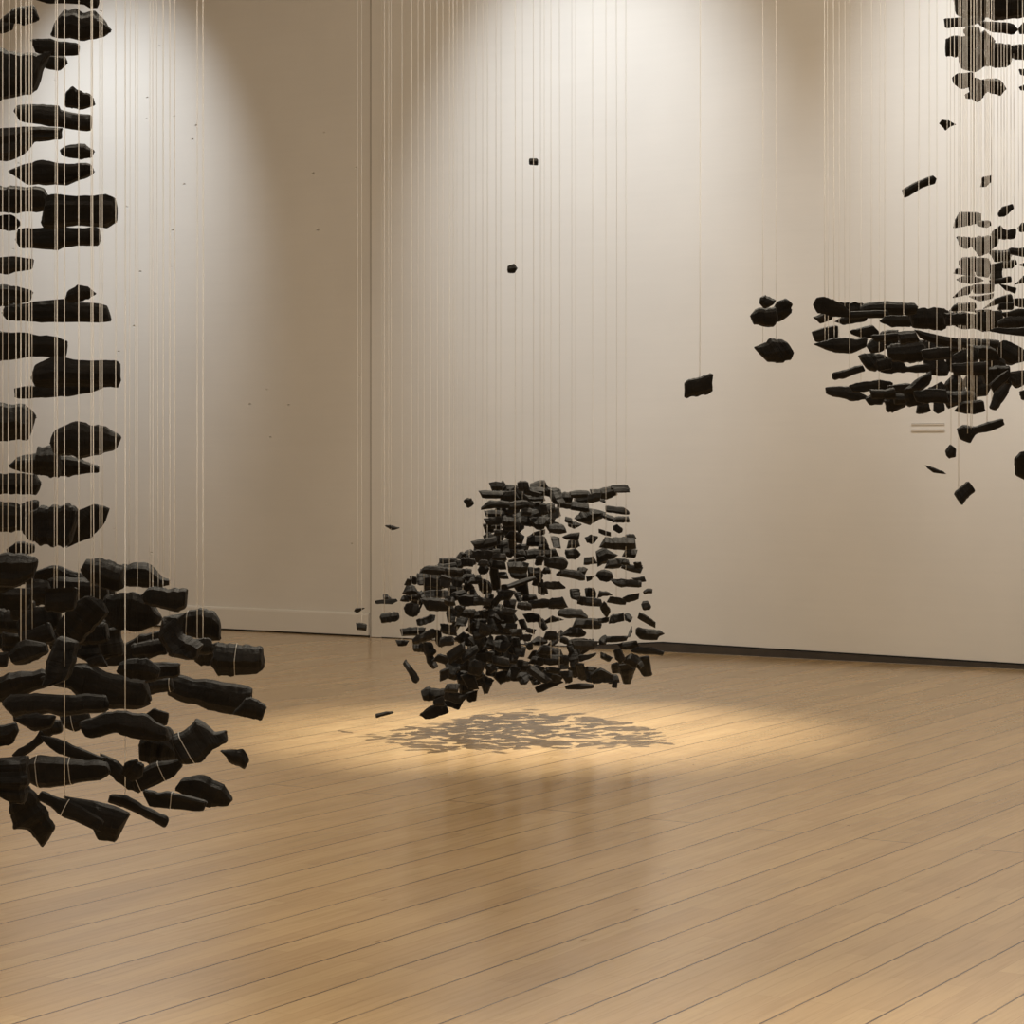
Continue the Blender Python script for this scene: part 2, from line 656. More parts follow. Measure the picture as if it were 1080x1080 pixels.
def paint(name, base, dents):
    m, nt, b = mat(name)
    mp = mapped(nt, (1, 1, 1))
    n = noise(nt, mp, .9, 3, .5)
    hi = tuple(min(1, c * 1.03) for c in base); lo = tuple(c * .97 for c in base)
    r = ramp(nt, n.outputs['Fac'], [(.35, lo), (.65, hi)])
    # roller drag: faint horizontal streaks
    ms = mapped(nt, (1.2, 1.2, 26)); ns = noise(nt, ms, 1.0, 4, .6)
    rs = ramp(nt, ns.outputs['Fac'], [(.35, (.988, .988, .988)), (.65, (1.0, 1.0, 1.0))])
    nt.links.new(mixc(nt, 'MULTIPLY', 1.0, r.outputs[0], rs.outputs[0]), b.inputs['Base Color'])
    b.inputs['Roughness'].default_value = .62
    b.inputs['Specular IOR Level'].default_value = .25
    fine = noise(nt, mp, 70, 3, .6)
    b1 = bump(nt, b, fine.outputs['Fac'], .10, .004)
    b2 = bump(nt, b, ns.outputs['Fac'], .06, .006, b1)
    if dents:
        v = node(nt, 'ShaderNodeTexVoronoi', Scale=3.4); v.inputs['Randomness'].default_value = 1
        mv = mapped(nt, (1, 1, 1.5)); nt.links.new(mv.outputs['Vector'], v.inputs['Vector'])
        rv = ramp(nt, v.outputs['Distance'], [(.0, (0, 0, 0)), (.055, (1, 1, 1))])
        gate = noise(nt, mp, .8, 1)
        rg = ramp(nt, gate.outputs['Fac'], [(.40, (1, 1, 1)), (.48, (0, 0, 0))])
        h = mixc(nt, 'LIGHTEN', 1.0, rv.outputs[0], rg.outputs[0])
        bump(nt, b, h, .95, .03, b2)
    return m

def plain(name, col, rough):
    m, nt, b = mat(name)
    mp = mapped(nt, (1, 1, 1)); n = noise(nt, mp, 9, 4)
    r = ramp(nt, n.outputs['Fac'], [(.3, tuple(c * .8 for c in col)), (.7, tuple(min(1, c * 1.15) for c in col))])
    nt.links.new(r.outputs[0], b.inputs['Base Color']); b.inputs['Roughness'].default_value = rough
    return m

def boards():
    m, nt, b = mat('maple_boards')
    tc = node(nt, 'ShaderNodeTexCoord')
    def brick(w, h, mortar, c1, c2, off=.5, freq=2, shift=(0, 0, 0)):
        mp = node(nt, 'ShaderNodeMapping'); mp.inputs['Location'].default_value = shift
        nt.links.new(tc.outputs['Object'], mp.inputs['Vector'])
        k = node(nt, 'ShaderNodeTexBrick', Scale=1.0)
        k.offset = off; k.offset_frequency = freq
        k.inputs['Mortar Size'].default_value = mortar; k.inputs['Mortar Smooth'].default_value = .15
        k.inputs['Brick Width'].default_value = w; k.inputs['Row Height'].default_value = h
        k.inputs['Color1'].default_value = (*c1, 1); k.inputs['Color2'].default_value = (*c2, 1)
        k.inputs['Mortar'].default_value = (0, 0, 0, 1)
        nt.links.new(mp.outputs['Vector'], k.inputs['Vector'])
        return k
    strip = brick(.63, .08, .0008, (.0, .0, .0), (1, 1, 1), .37, 2, (.1, 0, 0))
    plank = brick(60.0, .24, .0040, (.0, .0, .0), (1, 1, 1), .41, 2)
    # tone of every strip and of every plank
    rs = ramp(nt, strip.outputs['Color'], [(0, FLOOR_A), (.5, FLOOR_B), (1, FLOOR_C)])
    rp = ramp(nt, plank.outputs['Color'], [(0, (.93, .92, .90)), (1, (1.04, 1.04, 1.04))])
    col = mixc(nt, 'MULTIPLY', 1.0, rs.outputs[0], rp.outputs[0])
    # grain along the boards
    mg = mapped(nt, (1.3, 26, 1)); g = noise(nt, mg, 1.8, 7, .62)
    rg = ramp(nt, g.outputs['Fac'], [(.28, (.80, .77, .73)), (.52, (1, 1, 1)), (.75, (1.07, 1.06, 1.04))])
    col = mixc(nt, 'MULTIPLY', .8, col, rg.outputs[0])
    mb = mapped(nt, (.8, 3, 1)); g2 = noise(nt, mb, 1.3, 4, .6)
    rb = ramp(nt, g2.outputs['Fac'], [(.3, (.88, .86, .83)), (.65, (1.04, 1.03, 1.02))])
    col = mixc(nt, 'MULTIPLY', .8, col, rb.outputs[0])
    # small knots and scuffs
    mk = mapped(nt, (1.2, 5, 1)); v = node(nt, 'ShaderNodeTexVoronoi', Scale=1.5)
    nt.links.new(mk.outputs['Vector'], v.inputs['Vector'])
    rk = ramp(nt, v.outputs['Distance'], [(.02, (.50, .40, .30)), (.055, (1, 1, 1))])
    col = mixc(nt, 'MULTIPLY', .75, col, rk.outputs[0])
    # seams
    rough_seam = noise(nt, mb, 2.2, 3)
    rsm = ramp(nt, rough_seam.outputs['Fac'], [(.36, (.5, .5, .5)), (.52, (1, 1, 1))])
    fac = node(nt, 'ShaderNodeMath', operation='MULTIPLY')
    nt.links.new(plank.outputs['Fac'], fac.inputs[0]); nt.links.new(rsm.outputs[0], fac.inputs[1])
    col = mixc(nt, 'MIX', fac.outputs[0], col, (.075, .036, .014))
    f2 = node(nt, 'ShaderNodeMath', operation='MULTIPLY'); f2.inputs[1].default_value = .32
    nt.links.new(strip.outputs['Fac'], f2.inputs[0])
    col = mixc(nt, 'MIX', f2.outputs[0], col, (.13, .075, .035))
    nt.links.new(col, b.inputs['Base Color'])
    mr = node(nt, 'ShaderNodeMapRange'); mr.inputs['To Min'].default_value = FLOOR_R[0]; mr.inputs['To Max'].default_value = FLOOR_R[1]
    nt.links.new(g2.outputs['Fac'], mr.inputs['Value']); nt.links.new(mr.outputs[0], b.inputs['Roughness'])
    b.inputs['Specular IOR Level'].default_value = FLOOR_SPEC
    inv = node(nt, 'ShaderNodeMath', operation='SUBTRACT'); inv.inputs[0].default_value = 1
    nt.links.new(plank.outputs['Fac'], inv.inputs[1])
    b1 = bump(nt, b, inv.outputs[0], .35, .003)
    bump(nt, b, g.outputs['Fac'], .05, .002, b1)
    return m

FLOOR_A, FLOOR_B, FLOOR_C = (.47, .325, .17), (.50, .352, .185), (.535, .385, .205)
FLOOR_R = (.13, .26)
FLOOR_SPEC = 1.0
M_COAL, M_THREAD, M_CLEAR, M_FLOOR = charcoal(), nylon(), clear_nylon(), boards()
M_LEFT = paint('old_wall_paint', (.78, .76, .715), True)
M_RIGHT = paint('partition_paint', (.78, .765, .725), False)
M_CEIL = paint('ceiling_paint', (.70, .68, .64), False)
M_DARK = plain('dark_gap_strip', (.055, .045, .036), .6)
M_BLACK = plain('painted_shadow', (.01, .008, .007), .8)  # near-black colour standing in for shade along the wall feet
M_SLOT = plain('vent_slot', (.34, .30, .25), .6)
M_SEAM = plain('joint_filler', (.16, .115, .075), .8)
M_VENT = paint('vent_paint', (.74, .70, .63), False)

# ------------------------------------------------------------------ setting
UP = Vector((0, 0, 1))
W0 = Vector((-1.148, 19.3, 0)); WT = Vector((.8533, -.5214, 0)); WN = Vector((-.5214, -.8533, 0))
def wall_s(px):
    k = (px - CX) / F
    return (k * W0.y - W0.x) / (WT.x - k * WT.y)
def wall_z(px, py):
    p = W0 + WT * wall_s(px)
    return EYE - (py - HOR) / F * p.y

def link(name, bm, m, kind=None, parent=None, loc=None, rot=None):
    me = bpy.data.meshes.new(name); bmesh.ops.recalc_face_normals(bm, faces=bm.faces); bm.to_mesh(me); bm.free()
    me.materials.append(m)
    o = bpy.data.objects.new(name, me); C.objects.link(o)
    if kind: o['kind'] = kind
    if parent: o.parent = parent
    if loc: o.location = loc
    if rot: o.rotation_euler = rot
    return o

def prism(bm, pts, a, b, bevel=0):
    """solid between outline pts at offsets a and b: pts are functions of offset -> Vector"""
    v0 = [bm.verts.new(p(a)) for p in pts]; v1 = [bm.verts.new(p(b)) for p in pts]
    bm.faces.new(v0); bm.faces.new(v1)
    n = len(pts)
    for i in range(n): bm.faces.new((v0[i], v0[(i + 1) % n], v1[(i + 1) % n], v1[i]))

def on_wall(s, z):
    return lambda off: W0 + WT * s + UP * z + WN * off

def wall_panel(name, m, outline, a, b, kind='structure'):
    bm = bmesh.new(); prism(bm, [on_wall(s, z) for s, z in outline], a, b)
    return link(name, bm, m, kind)

PANEL = .02
wall_panel('wall_left', M_LEFT, [(-9, 0), (.35, 0), (.35, CEIL), (-9, CEIL)], -.14, 0)
SR0 = wall_s(393.2)
wall_panel('wall_right', M_RIGHT, [(SR0, 0.004), (13, 0.004), (13, CEIL), (SR0, CEIL)], .001, PANEL)
# the seam between the old wall and the partition: narrow dark open joint
wall_panel('trim_1', M_SEAM, [(SR0 - .021, .0), (SR0 - .0005, .0), (SR0 - .0005, CEIL), (SR0 - .021, CEIL)], .0005, .004)
wall_panel('trim_5', M_RIGHT, [(SR0, .004), (SR0 + .105, .004), (SR0 + .105, CEIL), (SR0, CEIL)], PANEL + .0003, PANEL + .005)
# baseboard of the old wall with its shadow line added as a black strip
bm = bmesh.new()
prof = [(.0005, .014), (.022, .014), (.022, .178), (.018, .192), (.008, .198), (.0005, .198)]
s0, s1 = -9, SR0 - .03
ra = [bm.verts.new(on_wall(s0, z)(o)) for o, z in prof]; rb = [bm.verts.new(on_wall(s1, z)(o)) for o, z in prof]
bm.faces.new(ra); bm.faces.new(rb)
for i in range(len(prof)):
    j = (i + 1) % len(prof); bm.faces.new((ra[i], ra[j], rb[j], rb[i]))
link('baseboard_left', bm, M_LEFT, 'structure')
wall_panel('shadow_strip_left', M_BLACK, [(-9, .001), (s1, .001), (s1, .013), (-9, .013)], .0005, .016)
# dark tapered strip standing in for the gap under the partition's lifted lower edge
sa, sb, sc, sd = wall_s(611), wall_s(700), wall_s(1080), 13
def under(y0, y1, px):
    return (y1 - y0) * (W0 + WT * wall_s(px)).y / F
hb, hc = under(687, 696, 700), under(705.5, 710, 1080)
wall_panel('gap_strip_right', M_DARK, [(sa, .0015), (sb, .0015), (sc, .0015), (sd, .0015), (sd, .012), (sc, hc), (sb, hb), (sa, .008)], PANEL + .0005, PANEL + .012)
wall_panel('shadow_strip_right', M_BLACK, [(sa, .009), (sb, hb + .001), (sc, hc + .001), (sd, .013), (sd, .023), (sc, hc + .012), (sb, hb + .011), (sa, .017)], PANEL + .0005, PANEL + .006)  # shadow line over the dark strip, put in as black colour
wall_panel('shadow_strip_foot', M_BLACK, [(SR0, .001), (sa, .001), (sa, .009), (SR0, .007)], PANEL + .0005, PANEL + .004)  # black strip drawn in as shade at the partition foot

bm = bmesh.new()
vs = [bm.verts.new(Vector((x, y, 0))) for x, y in ((-16, -14), (16, -14), (16, 14), (-16, 14))]
bm.faces.new(vs)
ang = math.atan2(2470, 1510)
d = Vector((math.cos(ang), math.sin(ang), 0)); nrm = Vector((-d.y, d.x, 0))
base = Vector((0, 10, 0))
# shift across the boards so that a seam passes where the photograph has one
off = (nrm.dot(base) - nrm.dot(Vector((0, 6.489, 0)))) % .24
floor = link('floor', bm, M_FLOOR, 'structure', loc=base - nrm * off, rot=(0, 0, ang))
bm = bmesh.new()
vs = [bm.verts.new(Vector((x, y, CEIL + h))) for h in (0, .1) for x, y in ((-16, -6), (16, -6), (16, 27), (-16, 27))]
bm.faces.new(vs[:4]); bm.faces.new(vs[4:])
for i in range(4): bm.faces.new((vs[i], vs[(i + 1) % 4], vs[4 + (i + 1) % 4], vs[4 + i]))
link('ceiling', bm, M_CEIL, 'structure')

# slim grille set in the partition, two slots
e = bpy.data.objects.new('wall_vent', None); C.objects.link(e)
e['label'] = 'slim white wall grille with two slots on the partition, low under the right hanging structure'
e['category'] = 'vent'
sv0, sv1 = wall_s(962), wall_s(998)
zc = wall_z(980, 450); e.location = W0 + WT * ((sv0 + sv1) / 2) + UP * zc + WN * PANEL
inv = Matrix.Translation(-e.location)
def vent(name, m, z0, z1, a, b, inset=0):
    bm = bmesh.new(); prism(bm, [on_wall(s, z) for s, z in ((sv0 + inset, z0), (sv1 - inset, z0), (sv1 - inset, z1), (sv0 + inset, z1))], PANEL + a, PANEL + b)
    bm.transform(inv); return link(name, bm, m, parent=e)
vent('plate', M_RIGHT, zc - .032, zc + .034, .0005, .003)
for z in (zc + .022, zc - .022):
    vent('slot', M_SLOT, z - .0035, z + .0015, .003, .0045, .004)
    vent('lip', M_VENT, z - .010, z - .004, .003, .009, .004)

# ------------------------------------------------------------------ charcoal
def at(px, py, Y):
    return Vector(((px - CX) / F * Y, Y, EYE - (py - HOR) / F * Y))

def stick_outline(x1, y1, x2, y2, w, rnd):
    dx, dy = x2 - x1, y2 - y1; L = math.hypot(dx, dy); ux, uy = dx / L, dy / L; nx, ny = -uy, ux
    pts = []
    top = [(0, rnd.uniform(.72, 1.0)), (rnd.uniform(.2, .4), rnd.uniform(.92, 1.1)), (rnd.uniform(.6, .8), rnd.uniform(.9, 1.1)), (1, rnd.uniform(.7, 1.0))]
    bot = [(1, rnd.uniform(.7, 1.0)), (rnd.uniform(.6, .8), rnd.uniform(.9, 1.1)), (rnd.uniform(.2, .4), rnd.uniform(.92, 1.1)), (0, rnd.uniform(.72, 1.0))]
    c1, c2 = rnd.uniform(-.25, .25) * w, rnd.uniform(-.25, .25) * w
    for side, row in ((1, top), (-1, bot)):
        for t, k in row:
            a = t * L + (c1 * side if t == 0 else c2 * side if t == 1 else 0)
            h = side * k * w / 2
            pts.append((x1 + ux * a + nx * h, y1 + uy * a + ny * h))
    return pts

def area(p):
    return abs(sum(p[i][0] * p[i - 1][1] - p[i - 1][0] * p[i][1] for i in range(len(p)))) / 2

def main_axis(p):
    best = None
    for k in range(60):
        t = math.pi * k / 60; c, s = math.cos(t), math.sin(t)
        a = [x * c + y * s for x, y in p]; b = [-x * s + y * c for x, y in p]
        la, lb = max(a) - min(a), max(b) - min(b)
        if la < lb: continue
        if best is None or la * lb < best[0]: best = (la * lb, t, la, lb)
    return best[1:]

class Piece: pass
pieces = []
rf = random.Random(4)
rows = []
for x0, y0, x1, y1, n_ in FILL:                    # pieces deep inside the dense core
    for _ in range(n_):
        x, y, l, a = rf.uniform(x0, x1), rf.uniform(y0, y1), rf.uniform(7, 13), rf.gauss(0, .3)
        rows.append('S %.1f %.1f %.1f %.1f %.1f' % (x - l * math.cos(a), y - l * math.sin(a), x + l * math.cos(a), y + l * math.sin(a), rf.uniform(6.5, 9)))
TILES.append((0, 0, 1, 'C', chr(10).join(rows)))
for ti, (ox, oy, z, cl, text) in enumerate(TILES):
    for line in text.strip().splitlines():
        kind, *nums = line.replace(',', ' ').split()
        v = [float(q) for q in nums]
        rnd = random.Random(len(pieces) * 13 + 5)
        if kind == 'S':
            v[4] *= 1.34; dx, dy = (v[2] - v[0]) * .06, (v[3] - v[1]) * .06
            v[0] -= dx; v[1] -= dy; v[2] += dx; v[3] += dy
            pts = stick_outline(*v, rnd)
        else:
            pts = list(zip(v[0::2], v[1::2]))
            mx, my = sum(v[0::2]) / len(pts), sum(v[1::2]) / len(pts)
            g = {'L': 1.12, 'R': 1.15, 'C': 1.13}[cl]
            pts = [(mx + (x - mx) * g, my + (y - my) * g) for x, y in pts]
            soft = []
            for i in range(len(pts)):          # broken corners are worn round
                (xa, ya), (xb, yb), (xc, yc) = pts[i - 1], pts[i], pts[(i + 1) % len(pts)]
                k = .04 + .10 * rnd.random()
                soft += [(xb + (xa - xb) * k, yb + (ya - yb) * k), (xb + (xc - xb) * k, yb + (yc - yb) * k)]
                L_ = math.hypot(xc - xb, yc - yb)
                if L_ > 40:                        # splintered, uneven edges
                    m_ = rnd.uniform(.35, .65); j_ = rnd.gauss(0, .028) * L_
                    soft.append((xb + (xc - xb) * m_ - (yc - yb) / L_ * j_, yb + (yc - yb) * m_ + (xc - xb) / L_ * j_))
            pts = soft
        p = Piece(); p.tile = ti; p.cluster = cl; p.rnd = rnd
        p.px = [(ox + x / z, oy + y / z) for x, y in pts]
        p.t, p.len, p.wid = main_axis(p.px)
        xs, ys = [q[0] for q in p.px], [q[1] for q in p.px]
        p.box = (min(xs), min(ys), max(xs), max(ys))
        p.c = ((p.box[0] + p.box[2]) / 2, (p.box[1] + p.box[3]) / 2)
        p.area = area(p.px)
        p.kd = rnd.uniform(.72, 1.05); p.yaw = math.radians(rnd.uniform(-24, 24))
        if cl == 'C': p.kd *= 1.5; p.yaw *= 2
        pieces.append(p)

# plan of the middle cluster: nearest and farthest floor row under each column of the photograph
PLAN = [(370, 770, 776), (420, 772, 781), (440, 769, 786), (470, 766, 791), (500, 757, 788), (540, 754, 787),
        (610, 755, 786), (650, 765, 785), (680, 772, 784), (706, 777, 781)]
def plan(x):
    x = min(max(x, PLAN[0][0]), PLAN[-1][0])
    for (xa, a0, b0), (xb, a1, b1) in zip(PLAN, PLAN[1:]):
        if xa <= x <= xb:
            k = (x - xa) / (xb - xa); return a0 + (a1 - a0) * k, b0 + (b1 - b0) * k
def depth_range(p):
    if p.cluster == 'C':
        a, b = plan(p.c[0]); return F * EYE / (b - HOR), F * EYE / (a - HOR)
    if p.cluster == 'L':
        if p.tile < 2: return 5.1, 5.65
        return (4.45, 5.0) if p.c[1] > 795 else (4.4, 5.75)
    if p.tile == 3: return 5.6, 6.0
    if p.tile == 4: return 5.25, 6.4
    return 6.15, 6.75

done = []
for p in sorted(pieces, key=lambda q: -q.area):
    lo, hi = depth_range(p); best = None
    for k in range(140):
        if k == 70: p.kd *= .75; p.yaw *= .3; best = None
        Y = p.rnd.uniform(lo, hi); s = Y / F
        half = s * (p.wid / 2 * 1.1 * p.kd + abs(math.tan(p.yaw)) * p.len / 2)
        bad = 0
        for q in done:
            if q.cluster != p.cluster: continue
            if min(p.box[2], q.box[2]) <= max(p.box[0], q.box[0]) or min(p.box[3], q.box[3]) <= max(p.box[1], q.box[1]): continue
            o = half + q.half - abs(Y - q.Y)
            if o > 0: bad = max(bad, o)
        if best is None or bad < best[0]: best = (bad, Y, half)
        if bad == 0: break
    bad, p.Y, p.half = best
    done.append(p)

def cut(poly, a):
    out = []
    for i in range(len(poly)):
        (a0, b0), (a1, b1) = poly[i - 1], poly[i]
        if (a0 <= a < a1) or (a1 <= a < a0):
            out.append(b0 + (b1 - b0) * (a - a0) / (a1 - a0))
    return (min(out), max(out)) if len(out) > 1 else None

def build_piece(p, name):
    rnd, Y, s = p.rnd, p.Y, p.Y / F
    big = p.len * p.wid > 500
    c, si = math.cos(p.t), math.sin(p.t)
    # local frame: a along the axis, b upward across it (image rows run downward)
    pl = [((x - p.c[0]) * s, -(y - p.c[1]) * s) for x, y in p.px]
    al = -p.t; ca, sa_ = math.cos(al), math.sin(al)
    poly = [(x * ca + z * sa_, -x * sa_ + z * ca) for x, z in pl]
    a0, a1 = min(q[0] for q in poly), max(q[0] for q in poly); L = a1 - a0
    n = 17 if big else 8
    st = [a0 + L * (.004 + .992 * i / n) for i in range(n + 1)] + [q[0] + e_ * L * .004 for q in poly for e_ in (-1, 1)]
    st = sorted(x for x in st if a0 + .003 * L <= x <= a1 - .003 * L)
    keep = []
    for x in st:
        if not keep or x - keep[-1] > .006 * L: keep.append(x)
    rows = [(x, cut(poly, x)) for x in keep]; rows = [(x, r) for x, r in rows if r]
    halves = sorted((r[1] - r[0]) / 2 for _, r in rows); med = halves[len(halves) // 2]
    M = 12 if big else 8
    e_pow = rnd.choice((.95, .7, .55, 1.0))
    th = [2 * math.pi * (j + rnd.uniform(-.22, .22)) / M for j in range(M)]
    prof = []
    for q in th:
        cb, cd = math.sin(q), math.cos(q)
        prof.append([math.copysign(abs(cb) ** e_pow, cb) * rnd.uniform(.86, 1.04), math.copysign(abs(cd) ** e_pow, cd) * rnd.uniform(.82, 1.08)])
    mx, mn = max(q[0] for q in prof), min(q[0] for q in prof)
    for q in prof: q[0] = 2 * (q[0] - mn) / (mx - mn) - 1
    sl0, sl1 = rnd.uniform(-.4, .4), rnd.uniform(-.4, .4)
    ty = math.tan(p.yaw)
    waves = [(rnd.uniform(.4, 1), rnd.uniform(5, 30), rnd.uniform(0, 6)) for _ in range(3)]
    rib = [1 + rnd.gauss(0, .05) for _ in range(M)]
    bm = bmesh.new(); rings = []; p.rings = []
    for k, (x, (lo, hi)) in enumerate(rows):
        h = (hi - lo) / 2; mid = (hi + lo) / 2
        wv = sum(q * math.sin(u * (x - a0) / L + f_) for q, u, f_ in waves)
        h *= 1 + .035 * wv + rnd.gauss(0, .008); mid += .03 * h * math.sin(wv * 2 + 1)
        hd = (.45 * h + .55 * med) * p.kd
        end = min(x - a0, a1 - x) / max(med, 1e-5)
        if h < .35 * med: hd *= max(.35, h / (.35 * med))
        if end < .25: hd *= .88
        ring = []
        for j, (pb, pd) in enumerate(prof):
            jb = 1 - abs(rib[j] - 1) * (1 - abs(pb))
            dd = pd * hd * rib[j] * (1 + rnd.gauss(0, .018) + .03 * wv)
            ax = x
            if k == 0: ax += sl0 * dd + rnd.uniform(-.05, .10) * med
            elif k == len(rows) - 1: ax += sl1 * dd - rnd.uniform(-.05, .10) * med
            ring.append(Vector((ax, dd + ty * x, mid + pb * h * jb)))
        p.rings.append((x, ring)); rings.append([bm.verts.new(v) for v in ring])
    for r0, r1 in zip(rings, rings[1:]):
        for j in range(M):
            bm.faces.new((r0[j], r0[(j + 1) % M], r1[(j + 1) % M], r1[j]))
    for r in (rings[0], rings[-1]):
        cc = sum((v.co for v in r), Vector()) / M
        vc = bm.verts.new(cc + Vector((rnd.uniform(-.03, .02) * med * (1 if r is rings[-1] else -1), 0, 0)))
        for j in range(M): bm.faces.new((r[j], r[(j + 1) % M], vc))
    loc = at(p.c[0], p.c[1], Y)
    o = link(name, bm, M_COAL, loc=loc, rot=(0, -al, 0))
    p.obj = o; p.al = al; p.a0, p.L, p.med = a0, L, med
    return o

# ---- names, words that single each piece out
ORD = ['zeroth', 'first', 'second', 'third', 'fourth', 'fifth', 'sixth', 'seventh', 'eighth', 'ninth', 'tenth', 'eleventh', 'twelfth',
       'thirteenth', 'fourteenth', 'fifteenth', 'sixteenth', 'seventeenth', 'eighteenth', 'nineteenth', 'twentieth']
def tilt(p):
    t = math.degrees(p.t) % 180
    if t > 90: t -= 180          # image angle, positive = falling to the right
    if p.len / p.wid < 1.25: return 'rounded'
    if abs(t) > 58: return 'upright'
    if abs(t) < 9: return 'level'
    return 'right-falling' if t > 0 else 'right-rising'
def shape(p): return 'stick' if p.len / p.wid > 1.8 else 'chunk'
PART = {0: ('left column shaft', 11, 0, 300), 1: ('left column shaft', 11, 300, 580), 2: ('left column base', 8, 585, 890),
        3: None, 4: ('right slab', 5, 316, 440), 5: ('top right cluster', 4, 0, 105), 6: ('upper right pile', 6, 222, 330),
        7: None, 8: None}
LONE = {3: ['wide lumpy charcoal chunk hanging alone left of the right slab', 'rounded charcoal lobe at right end of the lone lump left of the slab',
            'small charcoal knob on top of the lone lump left of the right slab', 'jagged charcoal chunk hanging just under the lone lump left of the slab',
            'square-cut charcoal block hanging alone in front of the bare partition'],
        7: ['thin charcoal sliver hanging alone beside the wall joint, above the low loose pieces', 'small charcoal chip hanging alone left of the middle cluster top',
            'tiny tilted charcoal sliver over the baseboard, left of the wall joint', 'tiny square charcoal piece in front of the baseboard left of the wall joint',
            'flat charcoal stick beside the wall joint, topmost loose piece left of middle cluster', 'small charcoal chip resting against the flat stick beside the wall joint',
            'short fat charcoal log hanging below the flat stick beside the wall joint', 'small charcoal stick lowest above the lit floor, left of the middle cluster'],
        8: ['tiny charcoal cube hanging alone highest in front of the bright partition', 'tiny charcoal crumb hanging alone below the highest cube on the partition']}
GROUP = {'L': 'charcoal pieces of the left hanging column', 'C': 'charcoal pieces of the middle hanging cluster', 'R': 'charcoal pieces of the right hanging structure'}
seq = {}
buckets = {}
for p in pieces:
    idx = seq.get(p.tile, 0); seq[p.tile] = idx + 1
    p.label = None
    if p.tile in LONE and LONE[p.tile]: p.label = LONE[p.tile][idx]; continue
    if p.cluster == 'C':
        name, n, y0, y1 = 'middle cluster', 13, 508, 757
    else:
        name, n, y0, y1 = PART[p.tile]
        if p.tile < 2: y0, y1, n = 0, 580, 14
        if p.tile == 4 and p.c[1] > 436: name, n, y0, y1 = 'loose pieces under the right slab', 3, 436, 532
        if p.tile == 5 and p.c[1] > 120 or p.tile == 6 and p.c[1] < 221: name, n, y0, y1 = 'loose pieces above right slab', 4, 120, 225
    ly = min(n - 1, max(0, int((p.c[1] - y0) / (y1 - y0) * n)))
    size = p.len
    ref = {'L': 70, 'R': 34, 'C': 20}[p.cluster]
    sz = 'long' if size > ref * 1.25 else 'short' if size < ref * .75 else 'medium'
    p.key = (name, ly, sz, tilt(p), shape(p))
    buckets.setdefault(p.key, []).append(p)
for (name, ly, sz, tl, sh), ps in buckets.items():
    ps.sort(key=lambda q: q.c[0])
    for i, p in enumerate(ps):
        tier = 'top tier' if ly == 0 else f"{ORD[ly + 1]} tier down"
        where = f"{tier} of the {name}" if not name.startswith('loose') else f"{['top','upper','lower','lowest'][ly]} among {name}"
        if len(ps) == 1: p.label = f"the only {sz} {tl} charcoal {sh}, {where}" if not name.startswith('loose') else f"{sz} {tl} charcoal {sh}, {where}"
        else: p.label = f"{sz} {tl} charcoal {sh}, {ORD[i + 1]} such from left, {where}"

SALIENT = {   # pieces one can point to by their look: where their middle stands in the photograph
    (221, 733): 'long thick charcoal log pointing right from the left column base, stub at its end',
    (264, 746): 'charcoal stub at right tip of the long log on the left column base',
    (249, 697): 'thick square-ended charcoal log, farthest right piece above the long log of left base',
    (248, 800): 'small pointed charcoal chip hanging alone at right of the left column base',
    (216, 833): 'large smooth charcoal lump at lower right of the left column base',
    (33, 868): 'pointed charcoal slab, lowest hanging piece of the left column base',
    (75, 856): 'slanting charcoal stick low on the left column, over a broad wedge',
    (102, 864): 'broad charcoal wedge at the bottom of the left column, behind slanting stick',
    (145, 852): 'slim slanting charcoal stick between the broad wedge and the dark flat stick',
    (184, 843): 'flat charcoal stick touching the large smooth lump at lower right of left base',
    (72, 811): 'level charcoal log bound with two thread loops, low on the left column',
    (211, 788): 'knobbly charcoal lump with a blunt nose pointing right, above the smooth lump',
    (1033, 453): 'knobbed charcoal stick rising to the right just under the right slab',
    (1002, 476): 'small oval charcoal lump below the knobbed stick under the right slab',
    (987, 495): 'thin charcoal sliver under the slab, left below the small oval lump',
    (1017, 520): 'square-cut charcoal chunk, lowest piece under the right slab',
    (1077, 492): 'tall charcoal chunk under the right slab, cut by the photo edge',
    (970, 196): 'notched charcoal bar rising right, hanging alone left of the shaft above right slab',
    (999, 132): 'small pointed charcoal chip just below the top right cluster',
    (894, 392): 'short stubby charcoal stick hanging free under the left end of right slab',
}
for (x, y), text in SALIENT.items():
    p = min(pieces, key=lambda q: abs(q.c[0] - x) + abs(q.c[1] - y))
    if abs(p.c[0] - x) + abs(p.c[1] - y) < 9: p.label = text
    else: print('no piece at', x, y, p.c)
for p in pieces:
    o = build_piece(p, 'hanging_charcoal_stick' if shape(p) == 'stick' else 'hanging_charcoal_chunk')
    o['label'] = p.label; o['category'] = 'charcoal piece'; o['group'] = GROUP[p.cluster]

def tube_ring(bm, pts, r):
    n = len(pts); cen = sum(pts, Vector()) / n; rows = []
    for i in range(n):
        tan = (pts[(i + 1) % n] - pts[i - 1]).normalized(); out = (pts[i] - cen).normalized()
        side = tan.cross(out).normalized()
        rows.append([bm.verts.new(pts[i] + out * (r * math.cos(q) + r * .4) + side * r * math.sin(q)) for q in (0, math.pi / 2, math.pi, 3 * math.pi / 2)])
    for i in range(n):
        a, b = rows[i], rows[(i + 1) % n]
        for j in range(4): bm.faces.new((a[j], a[(j + 1) % 4], b[(j + 1) % 4], b[j]))

